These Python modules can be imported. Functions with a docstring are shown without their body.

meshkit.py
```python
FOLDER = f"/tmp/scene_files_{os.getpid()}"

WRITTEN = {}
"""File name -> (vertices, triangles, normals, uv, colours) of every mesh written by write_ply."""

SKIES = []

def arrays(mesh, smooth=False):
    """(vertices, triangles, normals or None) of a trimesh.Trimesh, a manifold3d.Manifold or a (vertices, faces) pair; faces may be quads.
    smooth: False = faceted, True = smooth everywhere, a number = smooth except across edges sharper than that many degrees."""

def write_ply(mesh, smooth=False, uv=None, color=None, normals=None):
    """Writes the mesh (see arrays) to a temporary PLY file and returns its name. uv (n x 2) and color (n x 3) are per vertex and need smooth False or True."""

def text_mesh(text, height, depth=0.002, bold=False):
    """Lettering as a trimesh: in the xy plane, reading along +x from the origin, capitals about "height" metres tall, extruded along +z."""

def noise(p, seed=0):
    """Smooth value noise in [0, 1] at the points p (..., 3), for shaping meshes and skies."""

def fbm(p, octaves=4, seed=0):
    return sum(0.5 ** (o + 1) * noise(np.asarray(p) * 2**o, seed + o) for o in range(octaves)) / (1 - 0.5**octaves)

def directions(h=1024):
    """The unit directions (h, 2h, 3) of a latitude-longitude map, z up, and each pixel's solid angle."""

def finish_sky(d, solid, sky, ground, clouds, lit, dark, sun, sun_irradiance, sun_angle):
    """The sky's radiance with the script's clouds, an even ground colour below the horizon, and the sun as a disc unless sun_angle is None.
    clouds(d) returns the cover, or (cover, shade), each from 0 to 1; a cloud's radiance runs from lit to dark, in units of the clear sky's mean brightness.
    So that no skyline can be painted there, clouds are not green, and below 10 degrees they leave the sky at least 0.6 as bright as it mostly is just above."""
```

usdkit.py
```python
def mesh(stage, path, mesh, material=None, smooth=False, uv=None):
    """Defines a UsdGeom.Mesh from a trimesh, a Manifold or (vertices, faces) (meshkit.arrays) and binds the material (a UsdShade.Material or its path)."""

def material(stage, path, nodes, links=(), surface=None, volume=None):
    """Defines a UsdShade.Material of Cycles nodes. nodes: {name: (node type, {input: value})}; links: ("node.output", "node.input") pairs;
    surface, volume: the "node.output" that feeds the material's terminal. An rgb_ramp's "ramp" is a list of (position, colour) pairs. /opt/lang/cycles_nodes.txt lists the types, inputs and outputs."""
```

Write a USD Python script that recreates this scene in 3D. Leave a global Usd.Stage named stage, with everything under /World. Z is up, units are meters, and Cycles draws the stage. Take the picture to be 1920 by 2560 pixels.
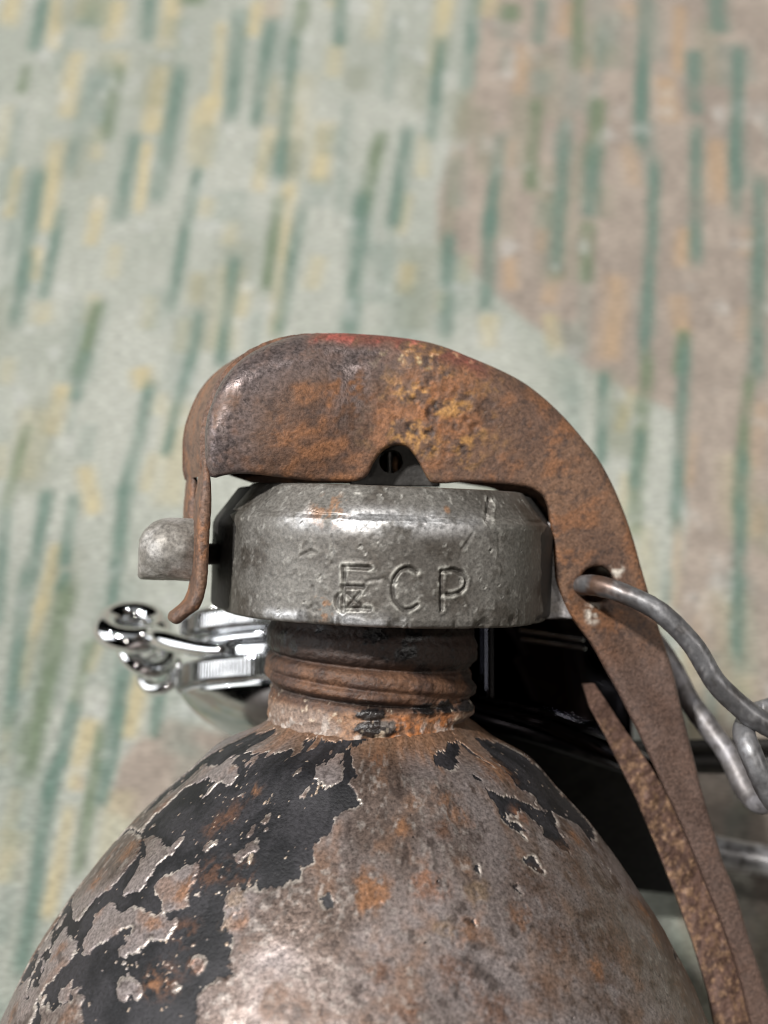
import math
import numpy as np
import shapely
import trimesh
import manifold3d as m3
import meshkit
import usdkit
from meshkit import fbm, noise
from scipy.interpolate import PchipInterpolator, CubicSpline
from scipy.ndimage import distance_transform_edt, gaussian_filter
from scipy.spatial import Delaunay
from pxr import Gf, Sdf, Usd, UsdGeom, UsdLux, UsdShade, Vt

stage = Usd.Stage.CreateInMemory()
UsdGeom.SetStageUpAxis(stage, UsdGeom.Tokens.z)
UsdGeom.SetStageMetersPerUnit(stage, 1.0)
UsdGeom.Xform.Define(stage, '/World')

# ---------------------------------------------------------------- frame, camera, lamps
# The grenade leans on the metal case behind it: its axis rises 28 degrees from the cloth.  Everything is drawn in
# a frame fixed to that axis: X right, Y along the axis, Z off the cloth; one drawing unit is 0.03 mm.
S = 3e-5
F = 3550.0
TILT = math.radians(62)
CT, ST = math.cos(TILT), math.sin(TILT)
H = 1693.2

def world(p):
    p = np.asarray(p, float)
    return S * np.stack([p[..., 0], p[..., 1] * ST - p[..., 2] * CT, p[..., 1] * CT + p[..., 2] * ST + H], -1)

def P(u, v, z=0.0):
    """Drawing position of a traced outline point lying at height z off the axis plane."""
    k = (F - z) / F
    return np.array([(u - 960.0) * k, (1280.0 - v) * k, z])

cam = UsdGeom.Camera.Define(stage, '/World/camera')
cam.AddTranslateOp().Set(Gf.Vec3d(*world([0, 0, F])))
cam.AddRotateXOp().Set(90 - 62.0)
cam.CreateHorizontalApertureAttr(24.0)
cam.CreateFocalLengthAttr(24.0 * F / 1920)
cam.CreateClippingRangeAttr((0.004, 50.0))
cam.CreateFStopAttr(29.0)
cam.CreateFocusDistanceAttr(S * (F - 330))
cam.CreateExposureAttr(0.0)

def aim(prim, pos, target=(0, 0, 0.03)):
    pos, target = np.array(pos, float), np.array(target, float)
    z = pos - target; z /= np.linalg.norm(z)
    x = np.cross([0, 1, 0.01], z); x /= np.linalg.norm(x)
    y = np.cross(z, x)
    m = Gf.Matrix4d(*x, 0, *y, 0, *z, 0, *pos, 1)
    UsdGeom.Xformable(prim).AddTransformOp().Set(m)

def disk(name, pos, radius, intensity, color=(1, 1, 1)):
    l = UsdLux.DiskLight.Define(stage, '/World/' + name)
    l.CreateRadiusAttr(radius); l.CreateIntensityAttr(intensity); l.CreateColorAttr(Gf.Vec3f(*color))
    aim(l.GetPrim(), pos)

def panel(name, pos, w, h, intensity, color=(1, 1, 1)):
    l = UsdLux.RectLight.Define(stage, '/World/' + name)
    l.CreateWidthAttr(w); l.CreateHeightAttr(h); l.CreateIntensityAttr(intensity); l.CreateColorAttr(Gf.Vec3f(*color))
    aim(l.GetPrim(), pos)

# overhead room lighting: one strong lamp up and to the left, further small lamps, and two added panels
disk('ceiling_lamp', (-0.40, 0.10, 1.00), 0.035, 1330, (1.0, 0.97, 0.93))
disk('ceiling_lamp_001', (0.45, 0.75, 1.05), 0.025, 260, (1.0, 0.98, 0.95))
disk('ceiling_lamp_002', (-0.75, 0.55, 0.85), 0.025, 240, (0.93, 0.96, 1.0))
disk('ceiling_lamp_003', (-0.15, -0.55, 1.05), 0.02, 180, (1.0, 0.93, 0.84))
disk('ceiling_lamp_004', (0.66, -0.17, 0.76), 0.03, 230, (1.0, 0.95, 0.90))
disk('ceiling_lamp_005', (-0.95, -0.10, 0.55), 0.02, 160, (0.95, 0.97, 1.0))
panel('side_light', (-0.95, -0.05, 0.52), 0.85, 0.60, 3.4, (0.97, 0.98, 1.0))  # unseen panel, added so the chrome rims have something bright to reflect
panel('ambient_panel', (-0.25, 0.45, 1.5), 1.3, 0.9, 0.36, (0.96, 0.98, 1.0))  # added wide soft fill in place of ambient room light

# ---------------------------------------------------------------- materials
def lin(*c):
    c = np.asarray(c, float) / 255.0
    return np.where(c <= 0.04045, c / 12.92, ((c + 0.055) / 1.055) ** 2.4)

def painted(name, scale, var, bump, bscale, spec=0.5, stretch=(1, 1, 1), bump2=0.0):
    """Colour, roughness and metalness come from the mesh (tint, rough, metal); fine grain and relief from noise."""
    n = {'pos': ('texture_coordinate', {}), 'map': ('mapping', {'scale': stretch}),
         'tint': ('attribute', {'attribute': 'tint'}), 'ro': ('attribute', {'attribute': 'rough'}), 'me': ('attribute', {'attribute': 'metal'}),
         'n1': ('noise_texture', {'scale': scale, 'detail': 5.0, 'roughness': 0.65}),
         'mr': ('map_range', {'from_min': 0.25, 'from_max': 0.75, 'to_min': 1 - var, 'to_max': 1 + var}),
         'mul': ('vector_math', {'math_type': 'scale'}),
         'n2': ('noise_texture', {'scale': bscale, 'detail': 4.0, 'roughness': 0.6}),
         'rr': ('math', {'math_type': 'multiply_add', 'value2': 0.35, 'value3': -0.17}),
         'ra': ('math', {'math_type': 'add', 'use_clamp': True}),
         'bs': ('math', {'math_type': 'multiply_add', 'value2': -0.9, 'value3': 1.0}),
         'b': ('bump', {'distance': bump}),
         'p': ('principled_bsdf', {'specular_ior_level': spec})}
    l = [('pos.object', 'map.vector'), ('map.vector', 'n1.vector'), ('map.vector', 'n2.vector'), ('n1.fac', 'mr.value'),
         ('tint.color', 'mul.vector1'), ('mr.result', 'mul.scale'), ('mul.vector', 'p.base_color'),
         ('n1.fac', 'rr.value1'), ('rr.value', 'ra.value1'), ('ro.fac', 'ra.value2'), ('ra.value', 'p.roughness'), ('me.fac', 'p.metallic'),
         ('n2.fac', 'b.height'), ('me.fac', 'bs.value1'), ('bs.value', 'b.strength'), ('b.normal', 'p.normal')]
    return usdkit.material(stage, '/World/Looks/' + name, n, l, surface='p.BSDF')

M_RUST = painted('rusted_steel', 4000, 0.62, 8e-5, 4000)
M_ZINC = painted('zinc_alloy', 4200, 0.55, 3.5e-5, 4200)
M_PAINT = painted('chipped_paint', 4200, 0.68, 5e-5, 4200, spec=0.35)
M_WIRE = painted('steel_wire', 3000, 0.22, 0.8e-5, 3500, stretch=(1, 1, 1))
M_CLOTH = painted('printed_cotton', 900, 0.50, 1.2e-4, 900, spec=0.12, stretch=(1, 3.5, 1))

def plain(name, color, rough, metal, spec=0.5):
    return usdkit.material(stage, '/World/Looks/' + name, {
        'pos': ('texture_coordinate', {}), 'n': ('noise_texture', {'scale': 900.0, 'detail': 5.0}),
        'r': ('map_range', {'from_min': 0.3, 'from_max': 0.7, 'to_min': rough * 0.7, 'to_max': rough * 1.4}),
        'p': ('principled_bsdf', {'base_color': color, 'metallic': metal, 'specular_ior_level': spec})},
        [('pos.object', 'n.vector'), ('n.fac', 'r.value'), ('r.result', 'p.roughness')], surface='p.BSDF')

M_CHROME = plain('chrome', (0.76, 0.77, 0.78), 0.10, 1.0)
M_BLACK = plain('black_gloss', (0.09, 0.09, 0.105), 0.09, 1.0)
M_CHROME_SHADED = plain('chrome_shaded', (0.46, 0.47, 0.46), 0.13, 1.0)  # chrome again, darkened to put shade into the shell reflection
M_SHADE = plain('shade_black', (0.006, 0.006, 0.007), 0.5, 0.0, 0.2)  # flat black that stands in for deep shade
M_DARK = plain('dark_steel', (0.03, 0.028, 0.026), 0.45, 0.6)

# ---------------------------------------------------------------- object helpers
used = {}
def numbered(path):
    n = used.get(path, 0); used[path] = n + 1
    return path if n == 0 else f'{path}_{n:03d}'

def tag(prim, label=None, cat=None, group=None, kind=None):
    for k, v in (('label', label), ('category', cat), ('group', group), ('kind', kind)):
        if v:
            prim.SetCustomDataByKey(k, v)

base_of = {}
def thing(name, label, cat, base):
    """An Xform on the thing's base; base is a drawing position."""
    path = numbered('/World/' + name)
    x = UsdGeom.Xform.Define(stage, path)
    b = world(base)
    x.AddTranslateOp().Set(Gf.Vec3d(*b))
    base_of[path] = b
    tag(x.GetPrim(), label, cat)
    return path

def root_base(path):
    while path and path not in base_of:
        path = path.rpartition('/')[0]
    return base_of[path] if path else np.zeros(3)

def add(name, parent, v, f, mat, tint=None, rough=0.6, metal=0.0, smooth=True):
    path = numbered(f'{parent}/{name}')
    w = world(np.asarray(v, float)) - root_base(parent)
    m = usdkit.mesh(stage, path, (w, np.asarray(f)), mat, smooth=smooth)
    nv = len(m.GetPointsAttr().Get())
    pv = UsdGeom.PrimvarsAPI(m)
    if tint is not None:
        t = np.broadcast_to(np.asarray(tint, float), (nv, 3)).astype(np.float32)
        pv.CreatePrimvar('tint', Sdf.ValueTypeNames.Color3fArray, 'vertex').Set(Vt.Vec3fArray.FromNumpy(np.ascontiguousarray(t)))
        for k, a in (('rough', rough), ('metal', metal)):
            a = np.broadcast_to(np.asarray(a, float), (nv,)).astype(np.float32)
            pv.CreatePrimvar(k, Sdf.ValueTypeNames.FloatArray, 'vertex').Set(Vt.FloatArray.FromNumpy(np.ascontiguousarray(a)))
    return path

def grid_faces(nr, nc, wrap=False):
    i = np.arange(nr * nc).reshape(nr, nc)
    a, b = i[:-1], i[1:]
    if wrap:
        a2, b2 = np.roll(a, -1, 1), np.roll(b, -1, 1)
    else:
        a, a2, b, b2 = a[:, :-1], a[:, 1:], b[:, :-1], b[:, 1:]
    q = np.stack([a, b, b2, a2], -1).reshape(-1, 4)
    return np.vstack([q[:, [0, 1, 2]], q[:, [0, 2, 3]]])

class Lathe:
    """A body turned about an axis that runs down from (u, v); a = distance along it, theta = angle, 90 degrees off the cloth."""
    def __init__(s, u, v, slope, z=0.0, zs=1.0):
        n = math.hypot(1, slope)
        s.o, s.d, s.e, s.zs = P(u, v, z), np.array([-slope, -1, 0]) / n, np.array([1, -slope, 0]) / n, zs
    def pts(s, a, r, th):
        a, r, th = np.broadcast_arrays(a, r, th)
        return s.o + a[..., None] * s.d + r[..., None] * (np.cos(th)[..., None] * s.e + s.zs * np.sin(th)[..., None] * np.array([0, 0, 1.0]))

def thetas(step_front, lo=-12, hi=192, back=6.0):
    return np.radians(np.r_[np.arange(lo, hi, step_front), np.arange(hi, lo + 360, back)])

def along(poly, step):
    """A rounded profile [(a, r), ...] sampled evenly."""
    p = np.asarray(poly, float); s = np.r_[0, np.cumsum(np.hypot(*np.diff(p, axis=0).T))]
    t = np.r_[0:s[-1]:step, s[-1]]
    return np.interp(t, s, p[:, 0]), np.interp(t, s, p[:, 1])

def xyz(a, b, k, seed=0.0):
    return np.stack([a * k + 17.3 * (seed + 1), b * k + 5.1 * (seed + 1), np.full(np.shape(a), 3.7 + seed)], -1)

def mixc(c, d, t):
    t = np.clip(np.asarray(t), 0, 1)[..., None]
    return np.asarray(c) * (1 - t) + np.asarray(d) * t

def sstep(a, b, x):
    t = np.clip((x - a) / (b - a), 0, 1)
    return t * t * (3 - 2 * t)

def seg_dist(x, y, pts):
    d = np.full(np.shape(x), 1e9)
    for (x0, y0), (x1, y1) in zip(pts[:-1], pts[1:]):
        dx, dy = x1 - x0, y1 - y0
        t = np.clip(((x - x0) * dx + (y - y0) * dy) / (dx * dx + dy * dy + 1e-9), 0, 1)
        d = np.minimum(d, np.hypot(x - x0 - t * dx, y - y0 - t * dy))
    return d

def tube(path, r, n=20, step=8.0, cap=True, closed=False):
    p = np.asarray(path, float)
    if closed:
        p = np.vstack([p, p[:1]])
    s = np.r_[0, np.cumsum(np.linalg.norm(np.diff(p, axis=0), axis=1))]
    c = CubicSpline(s, p, bc_type='periodic' if closed else 'not-a-knot')
    t = np.linspace(0, s[-1], max(8, int(s[-1] / step)))
    if closed:
        t = t[:-1]
    q, d = c(t), c(t, 1)
    d /= np.linalg.norm(d, axis=1, keepdims=True)
    N = np.zeros_like(q); u = np.cross(d[0], [0.1, 0.2, 1.0]); u /= np.linalg.norm(u)
    for i in range(len(q)):
        u = u - (u @ d[i]) * d[i]; u /= np.linalg.norm(u); N[i] = u
    B = np.cross(d, N)
    rr = np.interp(t / s[-1], np.linspace(0, 1, len(np.atleast_1d(r))), np.atleast_1d(r)) if np.ndim(r) else np.full(len(t), r)
    th = np.linspace(0, 2 * np.pi, n, endpoint=False)
    v = q[:, None] + rr[:, None, None] * (np.cos(th)[None, :, None] * N[:, None] + np.sin(th)[None, :, None] * B[:, None])
    k = len(t)
    f = grid_faces(k, n, True)
    v = v.reshape(-1, 3)
    if closed:
        i, j = np.arange(n) + (k - 1) * n, np.arange(n)
        f = np.vstack([f, np.stack([i, j, np.roll(j, -1)], 1), np.stack([i, np.roll(j, -1), np.roll(i, -1)], 1)])
    elif cap:
        e = d[[0, -1]] * rr[[0, -1], None] * np.array([[-0.35], [0.35]])
        v = np.vstack([v, q[0] + e[0], q[-1] + e[1]])
        a = np.arange(n); b = a + (k - 1) * n; m = k * n
        f = np.vstack([f, np.stack([a, np.roll(a, -1), np.full(n, m)], 1), np.stack([np.roll(b, -1), b, np.full(n, m + 1)], 1)])
    return v, f[:, ::-1]

def sheet(outline, holes, zfun, thick, step):
    """A solid plate: outline and holes in drawing x, y; zfun(x, y) is its upper face."""
    poly = shapely.Polygon(outline, holes).buffer(0)
    rings = [np.array(poly.exterior.coords)] + [np.array(r.coords) for r in poly.interiors]
    b = []
    for r in rings:
        s = np.r_[0, np.cumsum(np.hypot(*np.diff(r, axis=0).T))]
        t = np.linspace(0, s[-1], int(s[-1] / step) + 1)[:-1]
        b.append(np.stack([np.interp(t, s, r[:, 0]), np.interp(t, s, r[:, 1])], 1))
    b = np.vstack(b)
    x0, y0, x1, y1 = poly.bounds
    ins = []
    for dd in (step * 0.55,):
        q = poly.buffer(-dd)
        for g in getattr(q, 'geoms', [q]):
            for r in [g.exterior] + list(g.interiors):
                n = int(r.length / step)
                if n > 2:
                    ins.append(np.array([r.interpolate(k / n, normalized=True).coords[0] for k in range(n)]))
    gx, gy = np.meshgrid(np.arange(x0, x1, step), np.arange(y0, y1, step * 0.87))
    gx = gx + (np.arange(gx.shape[0])[:, None] % 2) * step / 2
    g = np.stack([gx.ravel(), gy.ravel()], 1)
    g = g[shapely.contains_xy(poly.buffer(-step * 1.1), g[:, 0], g[:, 1])]
    p = np.vstack([b] + ins + [g])
    f = Delaunay(p).simplices
    c = p[f].mean(1)
    f = f[shapely.contains_xy(poly, c[:, 0], c[:, 1])]
    ar = np.cross(p[f[:, 1]] - p[f[:, 0]], p[f[:, 2]] - p[f[:, 0]])
    f = f[np.abs(ar) > 1e-6]; ar = ar[np.abs(ar) > 1e-6]
    f[ar < 0] = f[ar < 0][:, ::-1]
    z = zfun(p[:, 0], p[:, 1]); n = len(p)
    v = np.vstack([np.c_[p, z], np.c_[p, z - thick]])
    e = np.vstack([f[:, [0, 1]], f[:, [1, 2]], f[:, [2, 0]]])
    key = np.sort(e, 1); _, idx, cnt = np.unique(key, axis=0, return_index=True, return_counts=True)
    be = e[idx[cnt == 1]]
    side = np.vstack([np.stack([be[:, 1], be[:, 0], be[:, 0] + n], 1), np.stack([be[:, 1], be[:, 0] + n, be[:, 1] + n], 1)])
    return v, np.vstack([f, f[:, ::-1] + n, side])

def rounded(points, r, refine=0):
    """Hull of balls."""
    rs = np.broadcast_to(r, (len(points),))
    m = m3.Manifold.batch_hull([m3.Manifold.sphere(float(q), 40).translate([float(x) for x in p]) for p, q in zip(points, rs)])
    return m

def solid(m, refine=None):
    if refine:
        m = m.refine_to_length(refine)
    k = m.to_mesh()
    return k.vert_properties[:, :3], k.tri_verts

STREAKS = """T -1620 3663 -1629 3360 65;T -1118 3663 -1115 3420 66;T -682 3540 -691 2957 70;T -538 3480 -580 2929 59;G -384 3647 -399 3390 60;T -203 3663 -210 3390 60;t -1475 3435 -1507 3228 48;G -1226 3199 -1241 2833 58;T -941 3170 -982 2498 73;t -1346 3113 -1385 2670 57;T -419 3345 -464 2617 58;t -167 2957 -190 2420 51;G -20 2792 -89 2394 61;T -100 2420 -133 1794 69;T -1122 2778 -1143 2369 66;T -829 2564 -890 1912 55;T -1520 2551 -1532 1852 64;T -1403 2356 -1427 1948 49;t -1658 2929 -1661 2459 57;G -462 2420 -491 1996 55;T -365 2343 -435 1782 57;T -637 2087 -666 1620 56;T -768 1817 -794 1553 48;G -1196 1864 -1237 1553 52;G -1651 3228 -1661 3084 48;t -528 1817 -545 1553 52;t -1602 2267 -1594 1960 39;t -1384 2764 -1386 2577 41;Y -1559 3663 -1544 3375 66;Y -1277 3647 -1267 3420 93;Y -1009 3678 -1015 3375 82;Y -766 3465 -768 3013 51;Y -794 3013 -815 2670 94;Y -599 3647 -618 3450 66;Y -1432 3286 -1430 2957 80;Y -1034 3199 -1045 2860 82;Y -508 2833 -542 2524 67;Y -264 2860 -289 2564 82;Y -1464 2737 -1454 2318 73;Y -1618 2603 -1625 2369 53;Y -1245 2433 -1254 2217 62;Y -1057 2737 -1066 2407 51;Y -409 2472 -450 1805 51;Y -1487 2173 -1474 2020 57;y -1430 1888 -1419 1794 82;y -1141 2180 -1153 2032 59;y -972 1912 -976 1770 63;y -1216 1924 -1227 1794 58;y -781 2032 -783 1900 68;y -577 1960 -596 1829 58;y -659 2318 -663 2204 70;y -824 1794 -834 1655 62;y -279 2118 -306 1972 69;y -1705 2971 -1703 2710 57;y -1765 3632 -1764 3495 71;y -226 3360 -233 3185 75;y -1278 2846 -1278 2683 62;y -848 2957 -855 2737 52;y -766 2446 -781 2356 70;y -499 3170 -502 2957 53;T 437 3694 388 3156 67;t 55 3525 16 3056 54;T 264 3345 213 2833 58;T 109 2819 45 2343 66;t 40 2331 15 2032 51;T 749 3647 720 3397 68;G 927 3678 890 3257 60;G 600 3632 596 3533 93;t 572 3353 561 3221 54;t 1041 3495 938 2943 51;T 1245 3647 1152 2819 64;T 1205 3375 1159 2957 53;T 1441 3301 1412 2971 66;T 1641 3272 1533 2433 57;T 1612 3070 1539 2524 47;G 683 2985 646 2537 64;T 817 2846 722 2093 61;G 973 2999 928 2657 75;T 938 2724 894 2382 76;G 878 2292 850 2020 65;t 851 2032 812 1666 56;T 523 2778 449 2280 59;T 466 2343 426 1900 59;g 374 3028 262 2192 61;T 278 2204 249 1747 58;T 1193 2577 1077 1712 57;T 1400 2805 1328 2155 61;T 1644 2472 1521 1598 68;G 1237 1735 1200 1553 57;Y 292 3647 230 3228 81;y 171 2792 168 2590 62;y 101 2459 70 2267 55;Y 103 2081 87 1948 66;y 360 2130 327 2008 64;y 248 1948 231 1852 58;Y 442 1817 428 1678 72;Y 692 1817 706 1643 59;O 652 3345 624 3084 66;O 875 3632 847 3450 66;O 1404 3586 1358 3228 56;O 1291 3141 1296 2916 84;O 1487 2751 1449 2446 87;O 537 2118 535 1972 61;O 724 2044 692 1900 63;O 980 1996 924 1643 96;O 1295 2267 1263 2093 69;O 1230 1912 1233 1747 72;o 559 2778 538 2643 62;o 1094 2737 1098 2537 72;o 1509 1852 1473 1712 58;o 1157 3647 1177 3555 88;o 945 3286 929 3199 64;o 1574 2267 1539 2142 69;o 687 2267 672 2167 50;T -1219 1621 -1240 1428 53;t -1234 1437 -1256 1267 33;T -947 1454 -1000 1004 57;T -1002 988 -1009 669 59;T -1010 684 -1009 512 42;T -812 1498 -855 1184 45;t -790 1612 -800 1489 44;G -1420 1258 -1459 940 44;T -1308 964 -1325 631 54;T -1202 948 -1209 692 47;T -1197 639 -1210 571 44;T -1455 877 -1437 468 48;T -1342 601 -1339 80 53;G -1192 527 -1250 -94 72;G -1080 345 -1109 114 43;T -1115 107 -1132 -101 48;T -940 302 -976 -101 62;T -805 211 -819 12 49;Y -1298 1463 -1320 1267 69;Y -989 1559 -967 1472 84;y -895 1437 -907 1351 47;Y -1170 1085 -1121 909 67;Y -1249 738 -1270 505 50;Y -1271 512 -1312 211 52;y -909 1151 -930 1004 53;Y -1041 352 -1071 253 43;Y -884 211 -906 12 68;Y -1044 46 -1075 -101 67;y -1535 1603 -1525 1498 62;y -1508 1192 -1499 1061 43;y -1336 80 -1340 -89 39;T -1115 77 -1170 -206 53;T -1165 -172 -1188 -761 61;G -1008 -13 -1037 -442 44;T -951 77 -979 -223 47;Y -1073 41 -1081 -172 49;Y -1090 -292 -1122 -604 51;o -1062 -154 -1062 -197 42;y -1281 -359 -1284 -507 45;y -1279 -206 -1296 -342 50;t -1255 -475 -1268 -699 49;t -1339 -31 -1345 -154 42;G -1266 41 -1280 -58 51;G 1068 1555 962 861 57;T 1018 1244 980 1027 47;T 1228 1613 1127 904 52;G 1470 1468 1369 948 49;T 1401 1089 1294 366 57;t 1075 641 1053 527 37;T 891 1506 853 1143 48;Y 995 1449 942 1280 49;y 943 1054 910 878 46;o 1130 861 1083 527 39;o 1226 1234 1186 1036 41;o 1507 1374 1460 1125 65;o 1466 922 1430 818 61;o 1191 535 1137 296 44;o 1253 296 1199 67 43;t 1182 180 1148 -7 43"""
BROWN = ["472,3824 442,3504 404,3147 323,2856 225,2396 231,2220 323,2113 413,2008 525,1873 668,1741 776,1622 884,1525 991,1438 1091,1391 1166,1334 1157,1077 1154,865 1103,611 1087,367 1093,134 1042,-89 987,-373 988,-643 1021,-973 1066,-1142 1828,-1142 2774,3824", "-772,73 -865,-15 -941,-118 -962,-233 -981,-289 -869,-303 -750,-233 -612,-219 -475,-161 -454,-15 -626,13"]
BLACK = ['1270,419 1090,415 975,400 897,394 986,423 1021,422 992,445 949,472 975,490 938,522 970,534 1003,550 997,577 1033,599 1028,628 1050,644 1049,663 1084,684 1138,686 1155,697 1188,695 1186,728 1180,766 1146,773 1150,797 1117,835 1149,847 1170,866 1176,896 1160,942 1718,1200 1731,1132 1742,1090 1757,1026 1772,972 1781,890 1791,832 1800,735 1811,693 1657,657 1799,620 1838,560 1663,476 1683,436 1554,420 1413,426 1474,441 1480,452 1393,457 1324,449 1236,448 1221,438',
 '216,415 40,432 10,451 44,475 -21,526 -38,573 -31,620 11,641 180,642 161,614 223,584 267,565 309,558 302,523 357,503 342,475 341,448',
 '518,502 470,507 404,529 360,543 314,560 273,567 300,588 318,620 341,624 366,605 382,574 406,546 469,550 499,541 513,526',
 '646,439 553,432 512,414 429,416 469,434 577,460 629,459 657,451',
 '12,840 19,879 25,947 131,910 21,909',
 '995,690 976,684 966,698 974,709 987,704',
 '655,634 639,635 643,645 657,646',
 '703,723 684,721 684,731 702,731']
GREY = ['1809,705 1594,660 1620,643 1624,598 1613,579 1620,552 1479,521 1413,523 1384,524 1384,504 1435,484 1494,482 1542,502 1634,508 1664,542 1691,593 1700,649',
 '1570,665 1503,656 1421,655 1403,676 1423,705 1424,755 1466,771 1475,758 1478,728 1501,703 1487,689',
 '1800,735 1698,687 1596,666 1517,696 1528,746 1547,788 1570,817 1570,854 1618,865 1716,854 1793,820',
 '1387,731 1375,704 1349,690 1304,672 1278,699 1283,719 1270,743 1296,762 1319,768 1346,746',
 '1481,890 1504,868 1498,841 1520,822 1493,798 1442,794 1403,779 1366,774 1300,782 1292,793 1310,811 1321,832 1331,853 1365,863 1385,850 1368,835 1380,815 1397,815 1430,849 1456,877 1466,897',
 '1569,996 1588,946 1627,929 1626,912 1631,886 1573,892 1519,883 1498,896 1509,931 1514,953 1529,979',
 '1729,1148 1744,1097 1631,1008 1596,1035 1525,1018 1516,1034 1509,1072 1722,1184',
 '1488,1057 1507,1010 1490,995 1461,1010 1432,974 1389,968 1354,1001',
 '1322,647 1323,633 1293,626 1286,636 1302,650',
 '1221,642 1209,632 1199,619 1182,611 1168,625 1183,640 1203,649',
 '1115,467 1096,457 1036,451 1006,462 1009,482 1051,494 1085,487',
 '1179,478 1163,469 1152,473 1169,481',
 '1215,842 1210,821 1183,818 1177,838 1195,852',
 '1332,535 1316,531 1308,539 1322,541']
SPOTS = "1313,575,54,r 1333,606,42,r 1252,681,54,r 1245,875,66,r 1251,789,48,r 1278,522,27,o 1182,670,42,r 1260,887,36,o 1582,701,42,o 1623,789,36,o 1298,726,36,o 1329,788,30,o 1199,834,27,O 1169,712,27,y 817,397,48,O 893,669,45,o 1142,747,24,o 882,438,30,O 1619,1084,36,o 1172,760,18,y 1564,920,30,o 770,661,46,O 894,671,39,o 818,562,24,o 712,568,24,r 706,746,39,o 874,806,36,r 737,811,52,r 680,879,55,r 648,543,36,o 671,511,24,o 145,800,43,o 398,811,55,b 437,551,30,O 380,468,55,o 266,613,30,o 667,398,61,o 515,666,73,b 352,645,61,b 519,777,73,b 588,721,36,o 449,878,73,b 185,852,30,o 752,732,30,y 668,672,36,y 826,869,36,r 579,854,49,b 453,832,36,o"
STROKES = ['-91,5 -89,105', '-93,5 -32,5', '-91,49 -46,48', '-91,98 -29,96', '72,11 63,5 53,2 43,3 34,9 27,18 21,30 19,44 20,57 23,71 30,82 38,90 47,95 58,95 67,91 76,84', '131,7 134,95', '131,7 161,4 182,10 194,26 192,41 180,53 160,59 135,60', '-95,64 -101,68 -105,76 -106,84 -105,92 -100,99 -94,104 -87,105', '-82,66 -56,86 -40,96', '-81,98 -52,60', '253,-158 221,-96', '278,-77 280,-29', '-197,-15 -173,-27 -159,-23', '-165,55 -162,86', '-148,100 -151,95 -157,93 -164,96 -166,101 -163,107 -157,109 -150,106 -148,100', '-122,-65 -117,2', '-35,34 -2,28 14,37', '182,-44 194,-59 205,-75']
def ints(t):
    return [float(x) for x in t.split()]
def poly(t):
    return [tuple(float(c) for c in q.split(',')) for q in t.split()]
def inside(polys, x, y):
    r = np.zeros(np.shape(x), bool)
    for t in polys:
        ring = shapely.LineString(poly(t) + poly(t)[:1])
        area = shapely.union_all(list(shapely.polygonize([shapely.node(ring)]).geoms))
        r |= shapely.contains_xy(area, x, y)
    return r

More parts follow.
